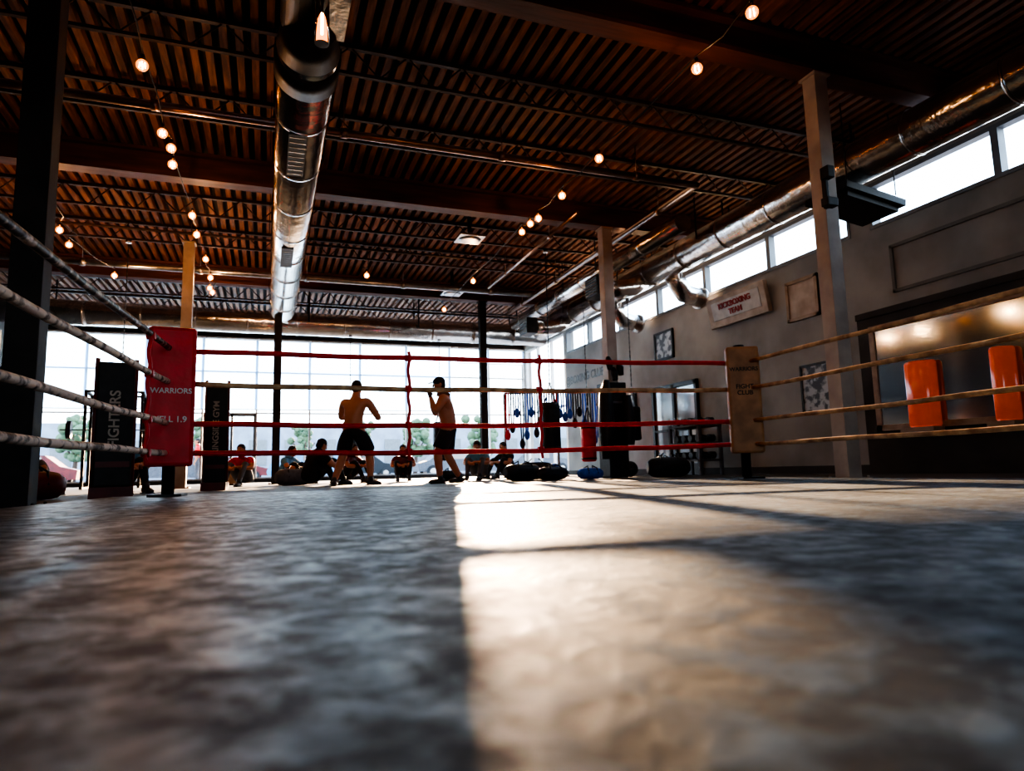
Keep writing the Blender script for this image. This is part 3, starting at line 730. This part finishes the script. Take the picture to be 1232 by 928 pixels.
T=dict(pel=(0,0,.95),ch=(0,.0,1.30),nb=(0,.02,1.46),nk=(0,.03,1.53),hd=(0,.04,1.585),
 shL=(-.19,0,1.42),shR=(.19,0,1.42),elL=(-.25,-.02,1.14),elR=(.25,-.02,1.14),wrL=(-.26,.08,.90),wrR=(.26,.08,.90),
 hpL=(-.10,0,.92),hpR=(.10,0,.92),knL=(-.12,.03,.50),knR=(.12,.02,.50),anL=(-.13,0,.09),anR=(.13,0,.09))
person('seated_person',(-1.9,10.4,0),-150,S,M_skin,top=M_cyan,longleg=True,shorts=M_cloth)
person('seated_person',(-3.3,10.8,0),-120,S,M_skin2,top=M_cloth,longleg=True,shorts=M_grey)
person('seated_person',(-0.4,14.6,0),160,S,M_skin,top=M_red,longleg=True,shorts=M_grey)
person('seated_person',(0.35,15.6,0),-130,S,M_skin,top=M_cyan,longleg=True,shorts=M_cloth)
person('seated_person',(5.3,14.6,0),120,S,M_skin2,top=M_cloth,longleg=True,shorts=M_cloth)
person('pedestrian',(-2.4,27.5,-0.1),90,T,M_skin,top=M_red,longleg=True,shorts=M_grey)
person('pedestrian',(3.4,28.5,-0.1),-90,T,M_skin,top=M_cyan,longleg=True,shorts=M_grey)
person('pedestrian',(-4.6,29.5,-0.1),-90,T,M_skin,top=M_grey,longleg=True,shorts=M_grey)

# ---------------------------------------------------------------- outside
g=MB(); g.b2((-120,YB+0.3,-0.15),(140,160,-0.1)); g.b2((XR+0.3,-60,-0.15),(140,YB+0.3,-0.1)); g.b2((-120,-60,-0.15),(XR+0.3,YF-0.3,-0.1)); g.done('ground',[M_asphalt])
def tree(x,y,h):
    g=MB(); g.tube([(x,y,-.1),(x+.1,y,h*.3),(x,y,h*.6)],[.2,.15,.08],0,8)
    for i in range(4): a=i*1.6; g.cyl((x,y,h*.35),(x+math.cos(a)*h*.2,y+math.sin(a)*h*.2,h*.65),.06,0,seg=6)
    for i in range(50):
        a=random.uniform(0,6.28); rr=random.uniform(0,h*.30); z=random.uniform(h*.35,h*.95)
        g.sph((x+math.cos(a)*rr,y+math.sin(a)*rr,z),(random.uniform(.3,.7)*h*.12,)*3,1,u=8,w=6)
    g.done('tree',[M_trunk,M_leaf])
for (x,y,h) in [(-22,60,5.5),(-13,56,5.0),(-5,58,5.2),(3,60,4.6),(8,63,5.5),(12,57,4.8),(19,60,5.5)]: tree(x,y,h)
g=MB(); g.b2((-60,85,-.1),(60,95,6.5))
for i in range(30): g.b2((-58+i*4,84.9,1.5),(-56+i*4,85,4.5),1)
g.done('neighbouring_building',[M_facade,M_framed])
def car(x,y,rot,m):
    g=MB(Matrix.Translation((x,y,-.1))@Matrix.Rotation(rot,4,'Z'))
    prof=[(-2.1,.35),(-2.15,.75),(-1.5,.92),(-.9,1.42),(.6,1.45),(1.25,.98),(2.0,.85),(2.15,.5),(2.1,.3)]
    vs=[(a,-.85,b) for a,b in prof]+[(a,.85,b) for a,b in prof]; n=len(prof)
    fs=[tuple(range(n)),tuple(range(n,2*n))[::-1]]+[(i,(i+1)%n,(i+1)%n+n,i+n) for i in range(n)]
    g._add(vs,fs,0,False)
    for s in (-.86,.86):
        g.b2((-.8,s-.005,.95),(.55,s+.005,1.36),1)
        for a in (-1.35,1.35): g.cyl((a,s-.1,.33),(a,s+.1,.33),.33,2,seg=20); g.cyl((a,s-.11,.33),(a,s+.11,.33),.18,3,seg=12)
    g.done('parked_car',[m,M_mirror,M_black,M_steel],bevel=0.05)
car(-4,33,0.1,M_grey); car(2.2,33.5,3.1,M_cyan); car(9.5,35,0,M_grey); car(-10,35,3.2,M_redd); car(15,37,0.1,M_grey); car(-2,44,3.1,M_redd); car(6,45,0,M_cloth)

# ---------------------------------------------------------------- lights
w=bpy.data.worlds.new('sky'); scene.world=w; w.use_nodes=True; nt=w.node_tree; N=nt.nodes; L=nt.links
bg=N['Background']; tc=N.new('ShaderNodeTexCoord'); sp=N.new('ShaderNodeSeparateXYZ'); rp=N.new('ShaderNodeValToRGB')
L.new(tc.outputs['Generated'],sp.inputs[0]); L.new(sp.outputs['Z'],rp.inputs['Fac'])
rp.color_ramp.elements[0].position=0.0; rp.color_ramp.elements[0].color=(0.88,0.91,0.93,1)
rp.color_ramp.elements[1].position=0.5; rp.color_ramp.elements[1].color=(0.42,0.67,0.98,1)
e2=rp.color_ramp.elements.new(0.12); e2.color=(0.72,0.87,0.99,1)
L.new(rp.outputs['Color'],bg.inputs['Color']); bg.inputs['Strength'].default_value=5.0
sd=bpy.data.lights.new('sun','SUN'); sd.energy=27; sd.color=(1.0,0.66,0.39); sd.angle=math.radians(0.5)
so=bpy.data.objects.new('sun',sd); COL.objects.link(so)
az=Vector((0.2631,1.0,0)).normalized(); el=math.radians(10.3)
sdir=Vector((az.x*math.cos(el),az.y*math.cos(el),math.sin(el)))
so.rotation_euler=sdir.to_track_quat('Z','Y').to_euler(); so.location=(20,60,15)
def portal(loc,rot,sx,sy):
    d=bpy.data.lights.new('window_portal','AREA'); d.shape='RECTANGLE'; d.size=sx; d.size_y=sy; d.cycles.is_portal=True
    o=bpy.data.objects.new('window_portal',d); COL.objects.link(o); o.location=loc; o.rotation_euler=rot
portal((1.1,YB+0.4,2.4),(-math.pi/2,0,0),15.8,4.7)
portal((XR+0.4,9.5,4.23),(math.pi/2,0,math.pi/2),19.5,0.8)
portal((XR+0.4,21.2,2.4),(math.pi/2,0,math.pi/2),3.8,4.6)
portal(((F0+F1)/2,YF-0.3,(FZ0+FZ1)/2),(math.pi/2,0,0),F1-F0+0.1,FZ1-FZ0+0.1)

# ---------------------------------------------------------------- camera
cd=bpy.data.cameras.new('camera'); cam=bpy.data.objects.new('camera',cd); COL.objects.link(cam)
cd.sensor_width=36; cd.lens=36*800/1232; cd.clip_start=0.02; cd.clip_end=500
cam.matrix_world=Matrix.Translation((0,0,0.19))@Matrix.Rotation(math.radians(-20.3),4,'Z')@Matrix.Rotation(math.radians(97.27),4,'X')@Matrix.Rotation(math.radians(-1.4),4,'Z')
cd.dof.use_dof=True; cd.dof.focus_distance=5.0; cd.dof.aperture_fstop=2.8
scene.camera=cam
scene.view_settings.view_transform='AgX'; scene.view_settings.look='AgX - High Contrast'; scene.view_settings.exposure=0.82
